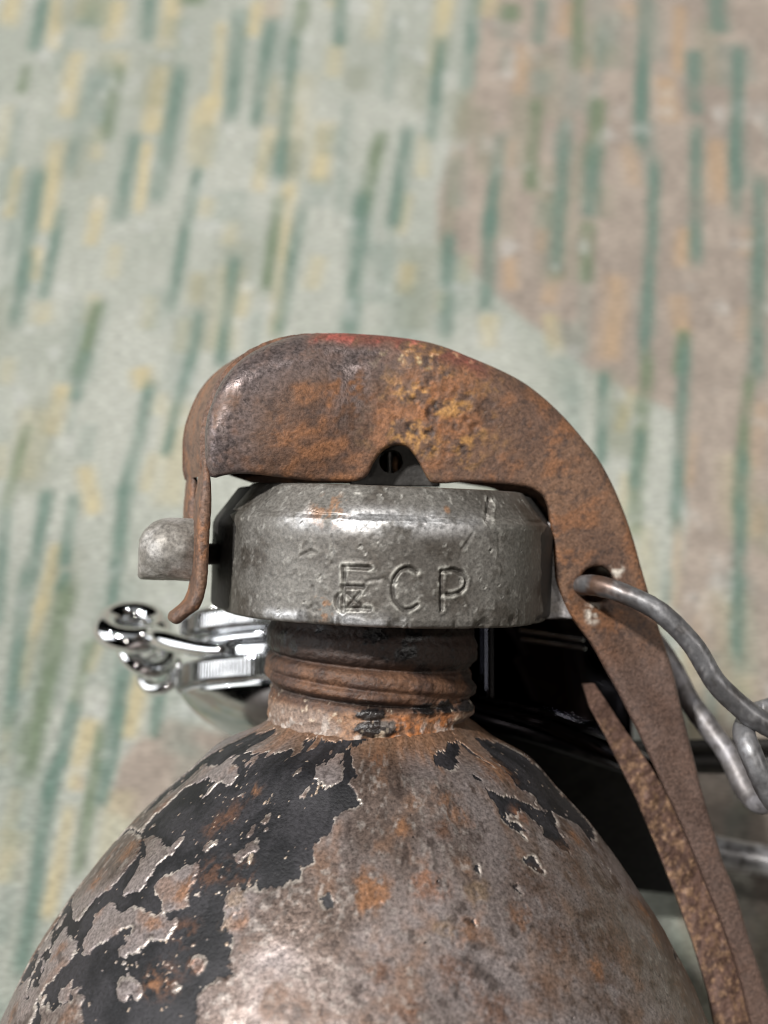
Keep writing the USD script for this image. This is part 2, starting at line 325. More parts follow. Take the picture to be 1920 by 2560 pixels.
# ---------------------------------------------------------------- the cloth (flat printed cotton, laid as one sheet)
CLOTH = 0.515                                                               # overall dye depth
def make_cloth():
    xs = np.r_[np.arange(-26000, -5200, 400), np.arange(-5200, -1950, 45), np.arange(-1950, 1950, 9), np.arange(1950, 5200, 45), np.arange(5200, 26000, 400)].astype(float)
    ys = np.r_[np.arange(-26000, -4200, 400), np.arange(-4200, -1150, 45), np.arange(-1150, 3850, 10), np.arange(3850, 6800, 45), np.arange(6800, 26000, 400)].astype(float)
    X, Y = np.meshgrid(xs, ys)
    n1 = fbm(xyz(X, Y, 1 / 420.0), 4, 1); n2 = fbm(xyz(X, Y, 1 / 90.0), 3, 2)
    wx = X + 60 * (fbm(xyz(X, Y, 1 / 130.0), 3, 5) - 0.5); wy = Y + 70 * (fbm(xyz(X, Y, 1 / 130.0), 3, 6) - 0.5)
    base = CLOTH * mixc(lin(184, 189, 178), lin(201, 204, 194), sstep(0.35, 0.65, n1))
    brown = CLOTH * mixc(lin(171, 159, 148), lin(194, 181, 168), sstep(0.35, 0.65, n2 * 0.5 + n1 * 0.5))
    far = (np.abs(X) > 2000) | (Y > 3800) | (Y < -1250)
    isb = inside(BROWN, wx, wy) | (far & (fbm(xyz(X, Y, 1 / 1300.0), 2, 9) > 0.53))
    col = mixc(base, brown, gaussian_filter(isb.astype(float), 1.2))
    rng = np.random.default_rng(4)
    rows = []
    for i in range(150):
        x, y = rng.uniform(-1900, 1900), rng.uniform(-1000, 3700)
        l = rng.uniform(120, 420)
        rows.append((rng.choice(list('tttgg' if -300 < x < 1900 and y > 1200 else 'tttggyy')), x, y, x - 0.04 * l, y - l, rng.uniform(70, 150)))
    for s in STREAKS.split(';'):
        k, *v = s.split(); rows.append((k, *map(float, v)))
    for i in range(900):
        x, y = rng.uniform(-5000, 5000), rng.uniform(-4000, 6500)
        if -1900 < x < 1900 and -1100 < y < 3700:
            continue
        l = rng.uniform(120, 520)
        rows.append((rng.choice(list('TTTtGYYyo')), x, y, x - 0.04 * l, y - l, rng.uniform(70, 120)))
    ink = {'T': (CLOTH * lin(118, 144, 132), 0.72), 't': (CLOTH * lin(140, 158, 149), 0.36), 'G': (CLOTH * lin(126, 143, 116), 0.72), 'g': (CLOTH * lin(145, 150, 128), 0.36),
           'Y': (CLOTH * lin(214, 201, 162), 0.72), 'y': (CLOTH * lin(210, 200, 164), 0.45), 'O': (CLOTH * lin(200, 173, 143), 0.7), 'o': (CLOTH * lin(200, 174, 145), 0.45)}
    wn = 16 * (fbm(xyz(X, Y, 1 / 38.0), 3, 11) - 0.5); fade = fbm(xyz(X, Y * 0.35, 1 / 60.0), 3, 12)
    order = {'y': 0, 'o': 0, 'Y': 1, 'O': 1, 't': 2, 'g': 2, 'T': 3, 'G': 3}
    for k, x0, y0, x1, y1, w in sorted(rows, key=lambda r: order[r[0]]):
        w *= 1.28
        ex, ey = 0.2 * (x1 - x0), 0.2 * (y1 - y0); x0, y0, x1, y1 = x0 - ex, y0 - ey, x1 + ex, y1 + ey
        i0, i1 = np.searchsorted(xs, [min(x0, x1) - w, max(x0, x1) + w]); j0, j1 = np.searchsorted(ys, [min(y0, y1) - w, max(y0, y1) + w])
        if i1 <= i0 or j1 <= j0:
            continue
        sl = np.s_[j0:j1, i0:i1]
        d = seg_dist(X[sl] + wn[sl], Y[sl], [(x0, y0), (x1, y1)])
        c, o = ink[k]
        u = np.clip(((X[sl] - x0) * (x1 - x0) + (Y[sl] - y0) * (y1 - y0)) / ((x1 - x0) ** 2 + (y1 - y0) ** 2), 0, 1)
        m = sstep(w * 0.74, w * 0.06, d) * sstep(0, 0.13, u) * sstep(1, 0.87, u) * o * (0.72 + 0.5 * sstep(0.3, 0.62, fade[sl]))
        col[sl] = mixc(col[sl], c, m)
    # weave: threads run across, each a little lighter or darker, and faded rubbed spots
    slub = fbm(np.stack([X / 55.0, Y / 11.0, np.full_like(X, 2.5)], -1), 3, 21)
    rub = 0.6 * sstep(0.60, 0.82, fbm(xyz(X, Y, 1 / 110.0), 3, 22))
    col = col * (1 + 0.20 * (slub - 0.5))[..., None]
    col = mixc(col, CLOTH * lin(226, 228, 224), rub * 0.7)
    Z = 16 * (fbm(xyz(X, Y, 1 / 900.0), 2, 31) - 0.5) + 1.6 * (slub - 0.5)
    w = np.stack([X * S, Y * S, Z * S], -1).reshape(-1, 3)
    f = grid_faces(len(ys), len(xs))[:, ::-1]
    path = numbered('/World/cloth')
    f = f[:, ::-1] if np.cross(w[f[0, 1]] - w[f[0, 0]], w[f[0, 2]] - w[f[0, 0]])[2] < 0 else f
    m = usdkit.mesh(stage, path, (w, f), M_CLOTH, smooth=True)
    pv = UsdGeom.PrimvarsAPI(m)
    pv.CreatePrimvar('tint', Sdf.ValueTypeNames.Color3fArray, 'vertex').Set(Vt.Vec3fArray.FromNumpy(col.reshape(-1, 3).astype(np.float32)))
    for k, a in (('rough', 0.85), ('metal', 0.0)):
        pv.CreatePrimvar(k, Sdf.ValueTypeNames.FloatArray, 'vertex').Set(Vt.FloatArray.FromNumpy(np.full(len(w), a, np.float32)))
    tag(m.GetPrim(), 'grey-green and brown streaked camouflage cotton cloth under everything', 'cloth', kind='structure')
make_cloth()

# ---------------------------------------------------------------- the grenade
G = thing('grenade', 'rusty egg-shaped grenade with flaking black paint, grey lettered cap and rusted lever', 'grenade', [-200, -1500, -820])
EGG = Lathe(960, 1400, 0.05)
EGG_R = PchipInterpolator([380, 395, 430, 480, 550, 640, 760, 900, 1060, 1250, 1500, 1750, 2050, 2250, 2380, 2420], [215, 240, 290, 388, 458, 551, 649, 746, 834, 900, 935, 905, 740, 510, 240, 8])

def make_body():
    aa = np.linspace(382, 2420, 4000); rr = EGG_R(aa)
    s = np.r_[0, np.cumsum(np.hypot(np.diff(aa), np.diff(rr)))]
    s1 = np.interp(1290, aa, s)
    t = np.r_[np.arange(0, s1, 2.9), np.arange(s1, s[-1], 40), s[-1]]
    a1 = np.interp(t, s, aa)
    th = thetas(0.25, -14, 194, 6)
    A, T = np.meshgrid(a1, th, indexing='ij'); R0 = EGG_R(A)
    deg = np.degrees(T); deg = np.where(deg > 270, deg - 360, deg)
    ax, ay = T * 650, A * 1.15
    wn1 = 1.5 * (fbm(xyz(ax, ay, 1 / 46.0), 5, 41) - 0.5) + 0.35 * (noise(xyz(ax, ay, 1 / 7.0, 2)) - 0.5); wn2 = 1.5 * (fbm(xyz(ax, ay, 1 / 46.0), 5, 42) - 0.5) + 0.35 * (noise(xyz(ax, ay, 1 / 7.0, 3)) - 0.5)
    q1 = deg * 10 + 26 * wn1; q2 = A + 26 * wn2
    back0 = (deg < -5) | (deg > 185) | (A > 1330)
    blk = inside(BLACK, q1, q2); isl = inside(GREY, q1, q2)
    isl |= (fbm(xyz(ax, ay, 1 / 62.0), 4, 48) > 0.69 - 0.09 * sstep(105, 150, deg)) & (deg > 100)
    blk &= ~isl
    blk |= (fbm(xyz(ax * 1.0 + ay * 0.6, ay * 1.3, 1 / 60.0), 5, 49) > 0.625) & (A < 700) & (A > 415) & (deg < 58) & ~back0
    back = (deg < -5) | (deg > 185) | (A > 1330)
    blk |= back & (fbm(xyz(ax, ay, 1 / 260.0), 4, 43) > 0.56)
    # small flakes lost and left
    sp = fbm(xyz(ax, ay, 1 / 9.0), 2, 44); spm = fbm(xyz(ax, ay, 1 / 160.0), 2, 46)
    fleck = ((sp > 0.86 - 0.14 * spm) | (fbm(xyz(ax, ay, 1 / 24.0), 3, 47) > 0.74)) & blk
    blk &= ~fleck
    smp = (2.9, 2.9)
    dout = distance_transform_edt(~blk, sampling=smp); din = distance_transform_edt(blk, sampling=smp)
    blk |= (sp < 0.17) & (spm > 0.5)
    n_a = fbm(xyz(ax, ay, 1 / 210.0), 4, 51); n_b = fbm(xyz(ax, ay, 1 / 60.0), 4, 52); n_c = fbm(xyz(ax, ay, 1 / 14.0), 3, 53); n_d = fbm(xyz(ax, ay, 1 / 26.0), 3, 54)
    base = mixc(lin(136, 127, 125), lin(92, 79, 72), sstep(0.35, 0.65, n_a))
    base = mixc(base, lin(100, 72, 52), 0.6 * sstep(0.52, 0.72, n_b))
    base = mixc(base, lin(146, 138, 132), 0.6 * sstep(0.52, 0.70, n_c) * sstep(0.35, 0.6, n_a))
    base = mixc(base, lin(60, 50, 46), 0.7 * sstep(0.56, 0.72, n_d))
    base = mixc(base, lin(88, 68, 52), 0.55 * sstep(72, 40, deg) * sstep(0.34, 0.6, n_d * 0.4 + n_b * 0.6))
    black = mixc(lin(20, 20, 23), lin(40, 39, 42), sstep(0.4, 0.6, n_b))
    stain = {'r': (lin(98, 66, 46), 0.75), 'o': (lin(128, 90, 62), 0.7), 'O': (lin(130, 88, 62), 0.7), 'y': (lin(128, 104, 74), 0.5), 'b': (lin(86, 62, 46), 0.65)}
    rust_h = np.zeros_like(A)
    for q in SPOTS.split():
        d0, d1, rad, k = q.split(','); d0, d1, rad = float(d0), float(d1), float(rad)
        r1 = np.hypot((deg * 10 - d0) * np.radians(0.1) * R0, (A - d1) * 1.25)
        m = sstep(1.15 * rad, 0.35 * rad, r1 + 1.7 * rad * (n_d - 0.5) + 1.6 * rad * (n_c - 0.5) + 1.2 * rad * (n_b - 0.5))
        c, o = stain[k]
        gm = m * o * sstep(0.30, 0.56, n_c * 0.6 + n_b * 0.4)
        base = mixc(base, c, gm); black = mixc(black, c, gm * 0.85 * sstep(0.42, 0.58, n_d * 0.5 + n_c * 0.5))
        rust_h += m * 3 * (n_c - 0.4)
    col = np.where(blk[..., None], black, base)
    rim = sstep(3 + 12 * sstep(0.4, 0.75, n_d), 1.5, dout) * (~blk) * sstep(0.40, 0.56, n_d * 0.45 + n_b * 0.55)
    col = mixc(col, lin(205, 196, 186), rim * 0.65)
    col = mixc(col, mixc(lin(196, 184, 168), lin(150, 120, 96), n_b), fleck * sstep(0.3, 0.6, n_d) * 0.9)
    # rust leaks and bare metal just under the neck
    up = sstep(470, 405, A)
    col = mixc(col, mixc(lin(138, 112, 92), lin(110, 76, 52), n_b), up * (~blk) * 0.8)
    h = 4.5 * sstep(0, 6, dout) * (~blk) + np.where(blk, 0.35, 1.0) * (1.8 * (n_c - 0.5) + 5 * (n_b - 0.5)) + rust_h + 10 * (n_a - 0.5)
    V = EGG.pts(A, R0 + h * sstep(2420, 2300, A), T)
    rough = np.where(blk, 0.55, 0.40 + 0.3 * (n_b - 0.5))
    metal = np.where(blk, 0.0, 0.50 - 0.35 * sstep(0.50, 0.72, n_b))
    add('body', G, V.reshape(-1, 3), grid_faces(len(a1), len(th), True), M_PAINT, col.reshape(-1, 3), rough.ravel(), metal.ravel())
make_body()

def make_neck():
    L = Lathe(926, 1690, 0.05)
    a1 = np.arange(-150, 150, 3.0)
    th = thetas(0.7, -10, 190, 6)
    A, T = np.meshgrid(a1, th, indexing='ij')
    prof = PchipInterpolator([-150, -60, -44, -10, 22, 42, 56, 95, 110, 128, 146, 158, 175], [250, 253, 247, 249, 251, 244, 250, 252, 259, 274, 294, 308, 326])
    deg = np.degrees(T)
    ax, ay = T * 250, A
    nb = fbm(xyz(ax, ay, 1 / 40.0), 4, 61); nc = fbm(xyz(ax, ay, 1 / 11.0), 3, 62); na = fbm(xyz(ax, ay, 1 / 110.0), 3, 63)
    # screw thread: ridges that descend to the right and run out, seen on the front as two crests
    x = (90 - deg) / 90.0
    def ridge(c, w, on):
        return np.exp(-((A - c) / w) ** 4) * on
    c1 = -16 + 26 * x + 10 * x ** 2
    c2 = 20 + 24 * x
    h = 15 * ridge(c1, 19, sstep(1.05, 0.85, x)) + 14 * ridge(c2, 12, sstep(0.55, -0.1, x))
    h += 10 * ridge(-84 + 10 * x, 30, 1.0) - 6 * ridge(-44 + 14 * x, 6, 1.0) - 9 * ridge(40 + 16 * x, 6, sstep(0.9, 0.2, x))
    # broken collar piece and tar blobs right of centre
    blob = np.zeros_like(A)
    for bx, by, br, bh in ((0.02, 60, 26, 12), (0.05, 92, 34, 16), (0.36, 46, 24, 9), (0.52, 44, 26, 10), (0.70, 46, 26, 12), (-0.02, 30, 16, 6)):
        blob = np.maximum(blob, bh / 12 * sstep(br, br * 0.3, np.hypot((x - bx) * 190, (A - by) * 1.1) + 22 * (nc - 0.5)))
    lump = sstep(34, 18, np.hypot((x - 0.74) * 150, (A - 62) * 0.9))
    step = sstep(0.60, 0.64, x + 0.03 * (nb - 0.5)) * sstep(70, 86, A)
    h += 11 * blob + 16 * lump - 14 * step + (5 + 9 * sstep(-90, -20, A) * sstep(60, 40, A)) * (nb - 0.5) + 6 * (nc - 0.5)
    col = mixc(lin(96, 68, 50), lin(66, 47, 38), sstep(0.35, 0.65, nb))
    col = mixc(col, lin(146, 112, 86), sstep(50, 66, A) * sstep(0.3, 0.6, nc) * 0.7)
    col = mixc(col, lin(128, 112, 102), sstep(52, 70, A) * sstep(0.45, 0.62, na) * 0.8)
    col = mixc(col, lin(168, 104, 56), sstep(0.10, 0.16, x) * sstep(0.62, 0.5, x) * sstep(52, 70, A) * sstep(0.36, 0.55, nc * 0.5 + nb * 0.5) * 0.85)
    col = mixc(col, lin(40, 29, 25), sstep(-24, -60, A) * 0.9)  # shadow of the cap on the upper neck, painted into the tint
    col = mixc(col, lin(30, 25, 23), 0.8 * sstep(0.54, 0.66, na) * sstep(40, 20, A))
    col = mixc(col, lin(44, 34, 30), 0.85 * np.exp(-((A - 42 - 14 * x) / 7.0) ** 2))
    tar = np.maximum(sstep(0.35, 0.6, blob), sstep(0.60, 0.66, nb + 0.10 * np.exp(-((x - 0.1) / 0.3) ** 2)) * sstep(-30, -50, A))
    col = mixc(col, lin(26, 25, 26), tar * 0.95)
    col = mixc(col, lin(190, 176, 156), 0.8 * sstep(0.60, 0.70, nc * 0.6 + nb * 0.4) * sstep(10, 60, A))
    col = mixc(col, lin(176, 166, 158), 0.7 * sstep(0.56, 0.64, fbm(xyz(ax, ay, 1 / 20.0), 3, 64)) * sstep(60, 100, A))
    col = mixc(col, lin(92, 84, 80), step * 0.7)
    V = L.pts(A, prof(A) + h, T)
    # the flare runs out on the shoulder of the body
    q = V - EGG.o; ea = q @ EGG.d; ev = q - ea[..., None] * EGG.d; er = np.linalg.norm(ev, axis=-1)
    want = EGG_R(np.clip(ea, 380, 600)) + 2.5 + 2 * (nc - 0.5) - 12 * sstep(112, 130, A + 44 * (nb - 0.5))
    on = sstep(96, 132, A + 14 * (na - 0.5)) * (ea > 380)
    nr = np.where(ea > 380, np.maximum(er * (1 - on) + want * on, np.minimum(want, er + 14)), er)
    V = EGG.o + ea[..., None] * EGG.d + ev * (nr / er)[..., None]
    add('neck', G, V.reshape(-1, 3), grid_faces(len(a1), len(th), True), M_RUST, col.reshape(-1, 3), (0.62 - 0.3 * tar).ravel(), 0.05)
make_neck()

# zinc cap with stamped letters
CAP = Lathe(961, 1400, 0.035)
def make_cap():
    a1, r1 = along([(-180, 2), (-180, 322), (-178, 336), (-171, 344), (-108, 392), (-100, 400), (-90, 402), (120, 404), (131, 402), (136, 396), (138, 384), (134, 372), (100, 366), (96, 200)], 3.0)
    th = thetas(0.4, -12, 192, 5)
    A, T = np.meshgrid(a1, th, indexing='ij'); R0 = np.broadcast_to(r1[:, None], A.shape).copy()
    arc = (np.pi / 2 - T) * 402
    outer = R0 > 300
    side = (R0 > 388) & (A > -112)
    nb = fbm(xyz(arc, A, 1 / 60.0), 4, 71); nc = fbm(xyz(arc, A, 1 / 13.0), 3, 72); na = fbm(xyz(arc, A, 1 / 160.0), 3, 73)
    gouge = sstep(11, 5, seg_dist(arc + 4, A, [(293, -150), (272, -128), (252, -106)]))
    groove = np.zeros_like(A); dep = [6.5] * 7 + [4.5] * 3 + [8, 1.2, 2, 1.8, 1.8, 1.2, 1.6, 1.5]; wid = [3.0] * 7 + [2.8] * 3 + [8, 2.5, 3, 3, 4, 2.5, 3, 3]
    lip = np.zeros_like(A)
    for k, t in enumerate(STROKES):
        if k == 10:
            t = '293,-152 272,-128 252,-106'
        d = seg_dist(arc, A, poly(t)) + 3 * (nc - 0.5)
        groove = np.maximum(groove, dep[k] * sstep(wid[k] + 3.0, wid[k] - 2.5, d))
        lip = np.maximum(lip, 0.2 * dep[k] * np.exp(-((d - wid[k] - 5) / 3.5) ** 2))
    # knocked and pitted chamfer edge; a torn bottom edge; faint flats from casting
    edge = np.exp(-((A + 100) / 24.0) ** 2) * outer
    ding = edge * sstep(0.45, 0.7, nb) * 7 * sstep(-260, -150, arc) * sstep(240, 90, arc)
    bot = np.exp(-((A - 132) / 14.0) ** 2) * outer
    tear = bot * 9 * sstep(0.52, 0.66, fbm(xyz(arc, A * 0.2, 1 / 30.0), 3, 74))
    chip = 10 * sstep(18, 6, np.hypot(arc - 248, (A - 128) * 0.8)) + 7 * sstep(16, 5, np.hypot(arc - 330, (A - 120)))
    pit = 7 * sstep(0.70, 0.80, nc) * outer
    flat = 4.0 * np.cos(T * 8) * side
    R = R0 + (-groove + lip - ding - tear - chip - pit * 0.6 + 0.8 * (nb - 0.5) + 2.6 * (nc - 0.5) + flat) * outer
    col = mixc(lin(106, 103, 98), lin(86, 82, 77), sstep(0.35, 0.65, na))
    col = mixc(col, lin(64, 58, 51), 0.75 * sstep(0.50, 0.68, nb))
    col = mixc(col, lin(40, 37, 34), 0.45 * np.clip(groove / 6, 0, 1) * side)
    col = mixc(col, lin(170, 168, 160), 0.7 * np.clip(lip / 1.2, 0, 1) * sstep(0.4, 0.6, nc))  # light caught by the stamped edges, painted in as paler lips
    col = mixc(col, lin(150, 148, 142), 0.5 * sstep(0.58, 0.72, nc))
    worn = edge * sstep(-290, -180, arc) * sstep(300, 60, arc) * sstep(0.33, 0.6, nb * 0.6 + nc * 0.4)
    wornb = np.exp(-((A - 122) / 12.0) ** 2) * outer * sstep(0.4, 0.55, nb) * sstep(-330, -250, arc) * sstep(160, 60, arc)
    litl = np.exp(-((arc + 560) / 40.0) ** 2) * side  # left edge brightened in the tint as though lit
    w = np.clip(worn + 0.9 * wornb + 0.5 * litl, 0, 1)
    col = mixc(col, lin(205, 205, 206), w * 0.9)
    rust = sstep(70, 25, np.hypot(arc + 140, (A + 118) * 1.3)) * sstep(0.45, 0.6, nc) + sstep(12, 4, np.hypot(arc - 150, A + 130)) + sstep(40, 15, np.hypot(arc + 140, A - 100)) * sstep(0.52, 0.62, nc)
    col = mixc(col, lin(132, 98, 70), np.clip(rust, 0, 1) * 0.8)
    col = mixc(col, lin(196, 192, 186), 0.85 * gouge * sstep(0.35, 0.55, nb * 0.5 + nc * 0.5))
    V = CAP.pts(A, R, T)
    add('cap', G, V.reshape(-1, 3), grid_faces(len(a1), len(th), True), M_ZINC, col.reshape(-1, 3), (0.52 - 0.16 * w + 0.15 * (nc - 0.5)).ravel(), (0.35 + 0.45 * w).ravel())
make_cap()

def make_collar():
    a1, r1 = along([(-150, 340), (-176, 348), (-172, 372), (-95, 428), (-80, 434), (120, 432), (126, 425), (126, 380)], 6.0)
    th = thetas(1.5, -12, 192, 6)
    A, T = np.meshgrid(a1, th, indexing='ij'); R0 = np.broadcast_to(r1[:, None], A.shape)
    nb = fbm(xyz(T * 430, A, 1 / 50.0), 3, 81)
    V = Lathe(957, 1400, 0.035, z=-75).pts(A, R0 + 6 * (nb - 0.5), T)
    add('collar', G, V.reshape(-1, 3), grid_faces(len(a1), len(th), True), M_ZINC, mixc(lin(30, 29, 28), lin(52, 50, 48), nb).reshape(-1, 3), 0.6, 0.1)  # near-black tint puts the shade behind the cap into the colour
make_collar()

def facet(name, m, mat, tint, rough, metal, refine=None, angle=35, parent=None, amp=0.0):
    """A hard-edged part: the tint is a function of its vertices."""
    v, f = solid(m, refine) if hasattr(m, 'to_mesh') else m
    v = np.asarray(v, float)
    if amp:
        n = np.stack([fbm(v / 22.0 + k * 9.1, 3, 90 + k) - 0.5 for k in range(3)], -1)
        v = v + amp * n
    v, f, _ = meshkit.arrays((v, f), angle)
    nb = fbm(v / 45.0 + 3.3, 4, 95)
    c = mixc(tint[0], tint[1], sstep(0.35, 0.65, nb))
    add(name, parent or G, v, f, mat, c, rough, metal)

# bright lug between cap and lever; inner striker block with its cross hole, seen through the notch
lug = m3.Manifold.batch_hull([m3.Manifold.sphere(6, 12).translate([float(c) for c in P(u, v, z)]) for u, v in ((1352, 1312), (1402, 1312), (1352, 1540), (1440, 1540)) for z in (-90, 18)])
facet('lug', lug, M_ZINC, (lin(168, 166, 168), lin(132, 126, 120)), 0.45, 0.45, 10, amp=5)
blk = m3.Manifold.batch_hull([m3.Manifold.sphere(5, 12).translate([float(c) for c in P(u, v, z)]) for u, v in ((880, 1212), (1095, 1212), (905, 1060), (1072, 1060)) for z in (-60, 70)])
hole = m3.Manifold.cylinder(400, 29, 29, 40, True).translate([float(c) for c in P(977, 1156, 0)])
facet('striker', blk - hole, M_ZINC, (lin(62, 60, 58), lin(40, 38, 36)), 0.5, 0.3, 10, amp=3)
pin = m3.Manifold.cylinder(60, 7, 7, 16).rotate([90, 0, 0]).translate([float(c) for c in P(975, 1130, 20)])
facet('striker_pin', pin, M_ZINC, (lin(90, 88, 86), lin(70, 66, 62)), 0.4, 0.6)

# ---- the lever: a folded sheet channel, yawed so that its left end shows
YAW = 0.28
def lever_z(x):
    return 165 - YAW * x
def Q(u, v, dz=0.0):
    x = u - 960.0
    for _ in range(4):
        z = lever_z(x) + dz; x = (u - 960.0) * (F - z) / F
    return np.array([x, (1280.0 - v) * (F - z) / F])
OUT = [(515, 1189), (508, 1155), (508, 1096), (513, 1050), (527, 1004), (552, 949), (592, 900), (655, 857), (722, 832), (785, 822), (870, 821), (933, 824), (1000, 831), (1069, 843), (1117, 857), (1170, 879), (1237, 908), (1310, 946), (1363, 987), (1421, 1045), (1464, 1098), (1503, 1151), (1536, 1214), (1565, 1286), (1589, 1359), (1604, 1414), (1621, 1474), (1651, 1576), (1684, 1678), (1707, 1776), (1735, 1887), (1758, 1980), (1786, 2073), (1809, 2152), (1841, 2230), (1877, 2353), (1908, 2445), (1950, 2580), (2010, 2760)]
INN = [(1955, 2760), (1878, 2556), (1859, 2476), (1810, 2323), (1761, 2200), (1721, 2101), (1693, 2036), (1660, 1966), (1633, 1906), (1605, 1846), (1577, 1790), (1549, 1734), (1517, 1678), (1484, 1618), (1447, 1567), (1426, 1537), (1405, 1490), (1390, 1440), (1385, 1359), (1377, 1305), (1370, 1262), (1350, 1232), (1310, 1216), (1237, 1208), (1165, 1205), (1107, 1208), (1078, 1206), (1066, 1190), (1054, 1166), (1035, 1135), (1018, 1117), (997, 1111), (975, 1116), (953, 1130), (933, 1158), (918, 1187), (903, 1198), (880, 1203), (806, 1203), (722, 1196), (638, 1186), (595, 1184), (560, 1188), (535, 1194)]

def spline(pts, n=3):
    p = np.array(pts); t = np.r_[0, np.cumsum(np.hypot(*np.diff(p, axis=0).T))]
    s = np.arange(0, t[-1], 6.0)
    c = PchipInterpolator(t, p)
    return np.vstack([c(s), p[-1:]])

LO, LI = spline([Q(*p) for p in OUT]), spline([Q(*p) for p in INN])
HC = Q(1492, 1462)
HOLE = [HC + 46 * np.array([math.cos(t), math.sin(t)]) for t in np.linspace(0, 2 * np.pi, 48, endpoint=False)]
LOUT = shapely.LineString(LO)
KX = np.array([-600, -380, -250, -60, 150, 350, 500, 620, 700, 1200])
KR = np.array([30, 54, 84, 96, 92, 70, 34, 16, 12, 12])
LPOLY = shapely.Polygon(np.vstack([LO, LI]), [HOLE]).buffer(0)
def lever_round(x):
    return np.interp(x, KX, KR)
def lever_top(x, y):
    pt = shapely.points(x, y)
    d = shapely.distance(pt, LOUT); r = lever_round(x)
    q = np.clip(r - d, 0, r)
    z = lever_z(x) - (r - np.sqrt(np.maximum(r * r - q * q, 0)))
    e = np.clip(9 - shapely.distance(pt, LPOLY.boundary), 0, 9)           # broken edge all round
    z -= (9 - np.sqrt(81 - e * e)) * (d > 12)
    # the pressed dome at the nose, the valley beside it
    z += 40 * np.exp(-(np.hypot((x + 265) / 185, (y - 225) / 165)) ** 4) - 14 * np.exp(-(((x - 20) / 70) ** 2 + ((y - 330) / 120) ** 2))
    z += 6 * (fbm(xyz(x, y, 1 / 90.0), 3, 101) - 0.5)
    rough = sstep(190, 60, np.hypot(x - 130, (y - 240) * 1.1))
    z += (3.5 + 8 * rough) * (fbm(xyz(x, y, 1 / 14.0), 3, 102) - 0.5) - 6 * rough * sstep(0.62, 0.74, fbm(xyz(x, y, 1 / 16.0), 2, 103))
    return z

def lever_tint(v, worn=1.0):
    x, y = v[:, 0], v[:, 1]
    na = fbm(xyz(x, y, 1 / 150.0) + v[:, 2:] / 400, 3, 111); nb = fbm(xyz(x, y, 1 / 45.0) + v[:, 2:] / 90, 4, 112); nc = fbm(xyz(x, y, 1 / 13.0) + v[:, 2:] / 30, 3, 113)
    c = mixc(lin(116, 87, 67), lin(92, 69, 56), sstep(0.35, 0.65, na))
    c = mixc(c, lin(128, 87, 58), 0.7 * sstep(0.50, 0.66, nb))
    c = mixc(c, lin(66, 52, 46), 0.7 * sstep(0.55, 0.70, nc))
    low = sstep(-240, -420, y)                                              # duller and greyer down the handle
    c = mixc(c, mixc(lin(100, 82, 75), lin(82, 66, 60), nb), low * 0.85)
    och = sstep(230, 30, np.hypot(x - 110, (y - 250) * 1.15) + 260 * (nb - 0.5))
    c = mixc(c, mixc(lin(176, 130, 74), lin(150, 98, 60), sstep(0.4, 0.6, nb)), och * sstep(0.42, 0.62, nc) * 0.8)
    c = mixc(c, lin(44, 38, 38), 0.8 * och * sstep(0.60, 0.68, fbm(xyz(x, y, 1 / 16.0), 2, 103)))
    orange = sstep(230, 60, np.hypot(x + 60, y - 150)) * sstep(0.42, 0.6, nb)
    c = mixc(c, lin(156, 108, 74), orange * 0.5)
    top = sstep(-210, -150, x) * sstep(300, 200, x) * sstep(60, 22, shapely.distance(shapely.points(x, y), LOUT) + 50 * (nb - 0.5))
    c = mixc(c, lin(108, 62, 54), top * sstep(0.35, 0.55, nb) * 0.8)
    c = mixc(c, lin(152, 80, 70), top * sstep(0.57, 0.68, nc + 0.10 * np.exp(-((x + 130) / 50) ** 2) + 0.1 * (nb - 0.5)) * 0.85)
    c = mixc(c, lin(190, 170, 130), sstep(0.6, 0.72, nc) * np.exp(-(((x - 80) / 140) ** 2 + ((y - 372) / 25) ** 2)) * 0.9)
    d = shapely.distance(shapely.points(x, y), LOUT)
    bare = sstep(150, 50, d + 90 * (nb - 0.5)) * sstep(110, -60, x) * sstep(0.10, 0.36, nb) * (1 - 0.4 * sstep(0.5, 0.62, nc)) * sstep(-60, 0, y) + 0.9 * np.exp(-(((x + 75) / 60) ** 2 + ((y - 290) / 100) ** 2)) * sstep(0.36, 0.58, nc)
    bare = np.clip(bare, 0, 1) * (1 - top) * worn
    c = mixc(c, lin(118, 108, 107), bare * 0.9)
    hx, hy = x - HC[0], y - HC[1]
    wh = np.maximum(sstep(24, 6, np.hypot(hx - 52, hy - 36) + 26 * (nc - 0.5)), sstep(28, 8, np.hypot(hx + 10, (hy + 68) * 0.7) + 14 * (nc - 0.5)))
    c = mixc(c, lin(214, 206, 194), wh * sstep(0.40, 0.58, noise(xyz(x, y, 1 / 9.0, 4)) * 0.6 + nb * 0.4))
    return c, 0.60 - 0.31 * bare - 0.04 * low, 0.05 + 0.62 * bare

def lever_part(name, v, f, split=None, parent=None):
    worn = 1.0 if name == 'lever' else 0.12
    v = np.asarray(v, float)
    if split:
        v, f, _ = meshkit.arrays((v, f), split)
    c, r, m = lever_tint(v, worn)
    add(name, parent or LV, v, f, M_RUST, c, r, m)

LV = numbered(G + '/lever')
LV = G
v, f = sheet(np.vstack([LO, LI]), [HOLE], lever_top, 22, 6.0)
lever_part('lever', v, f, 50)
LEVER = G + '/lever'

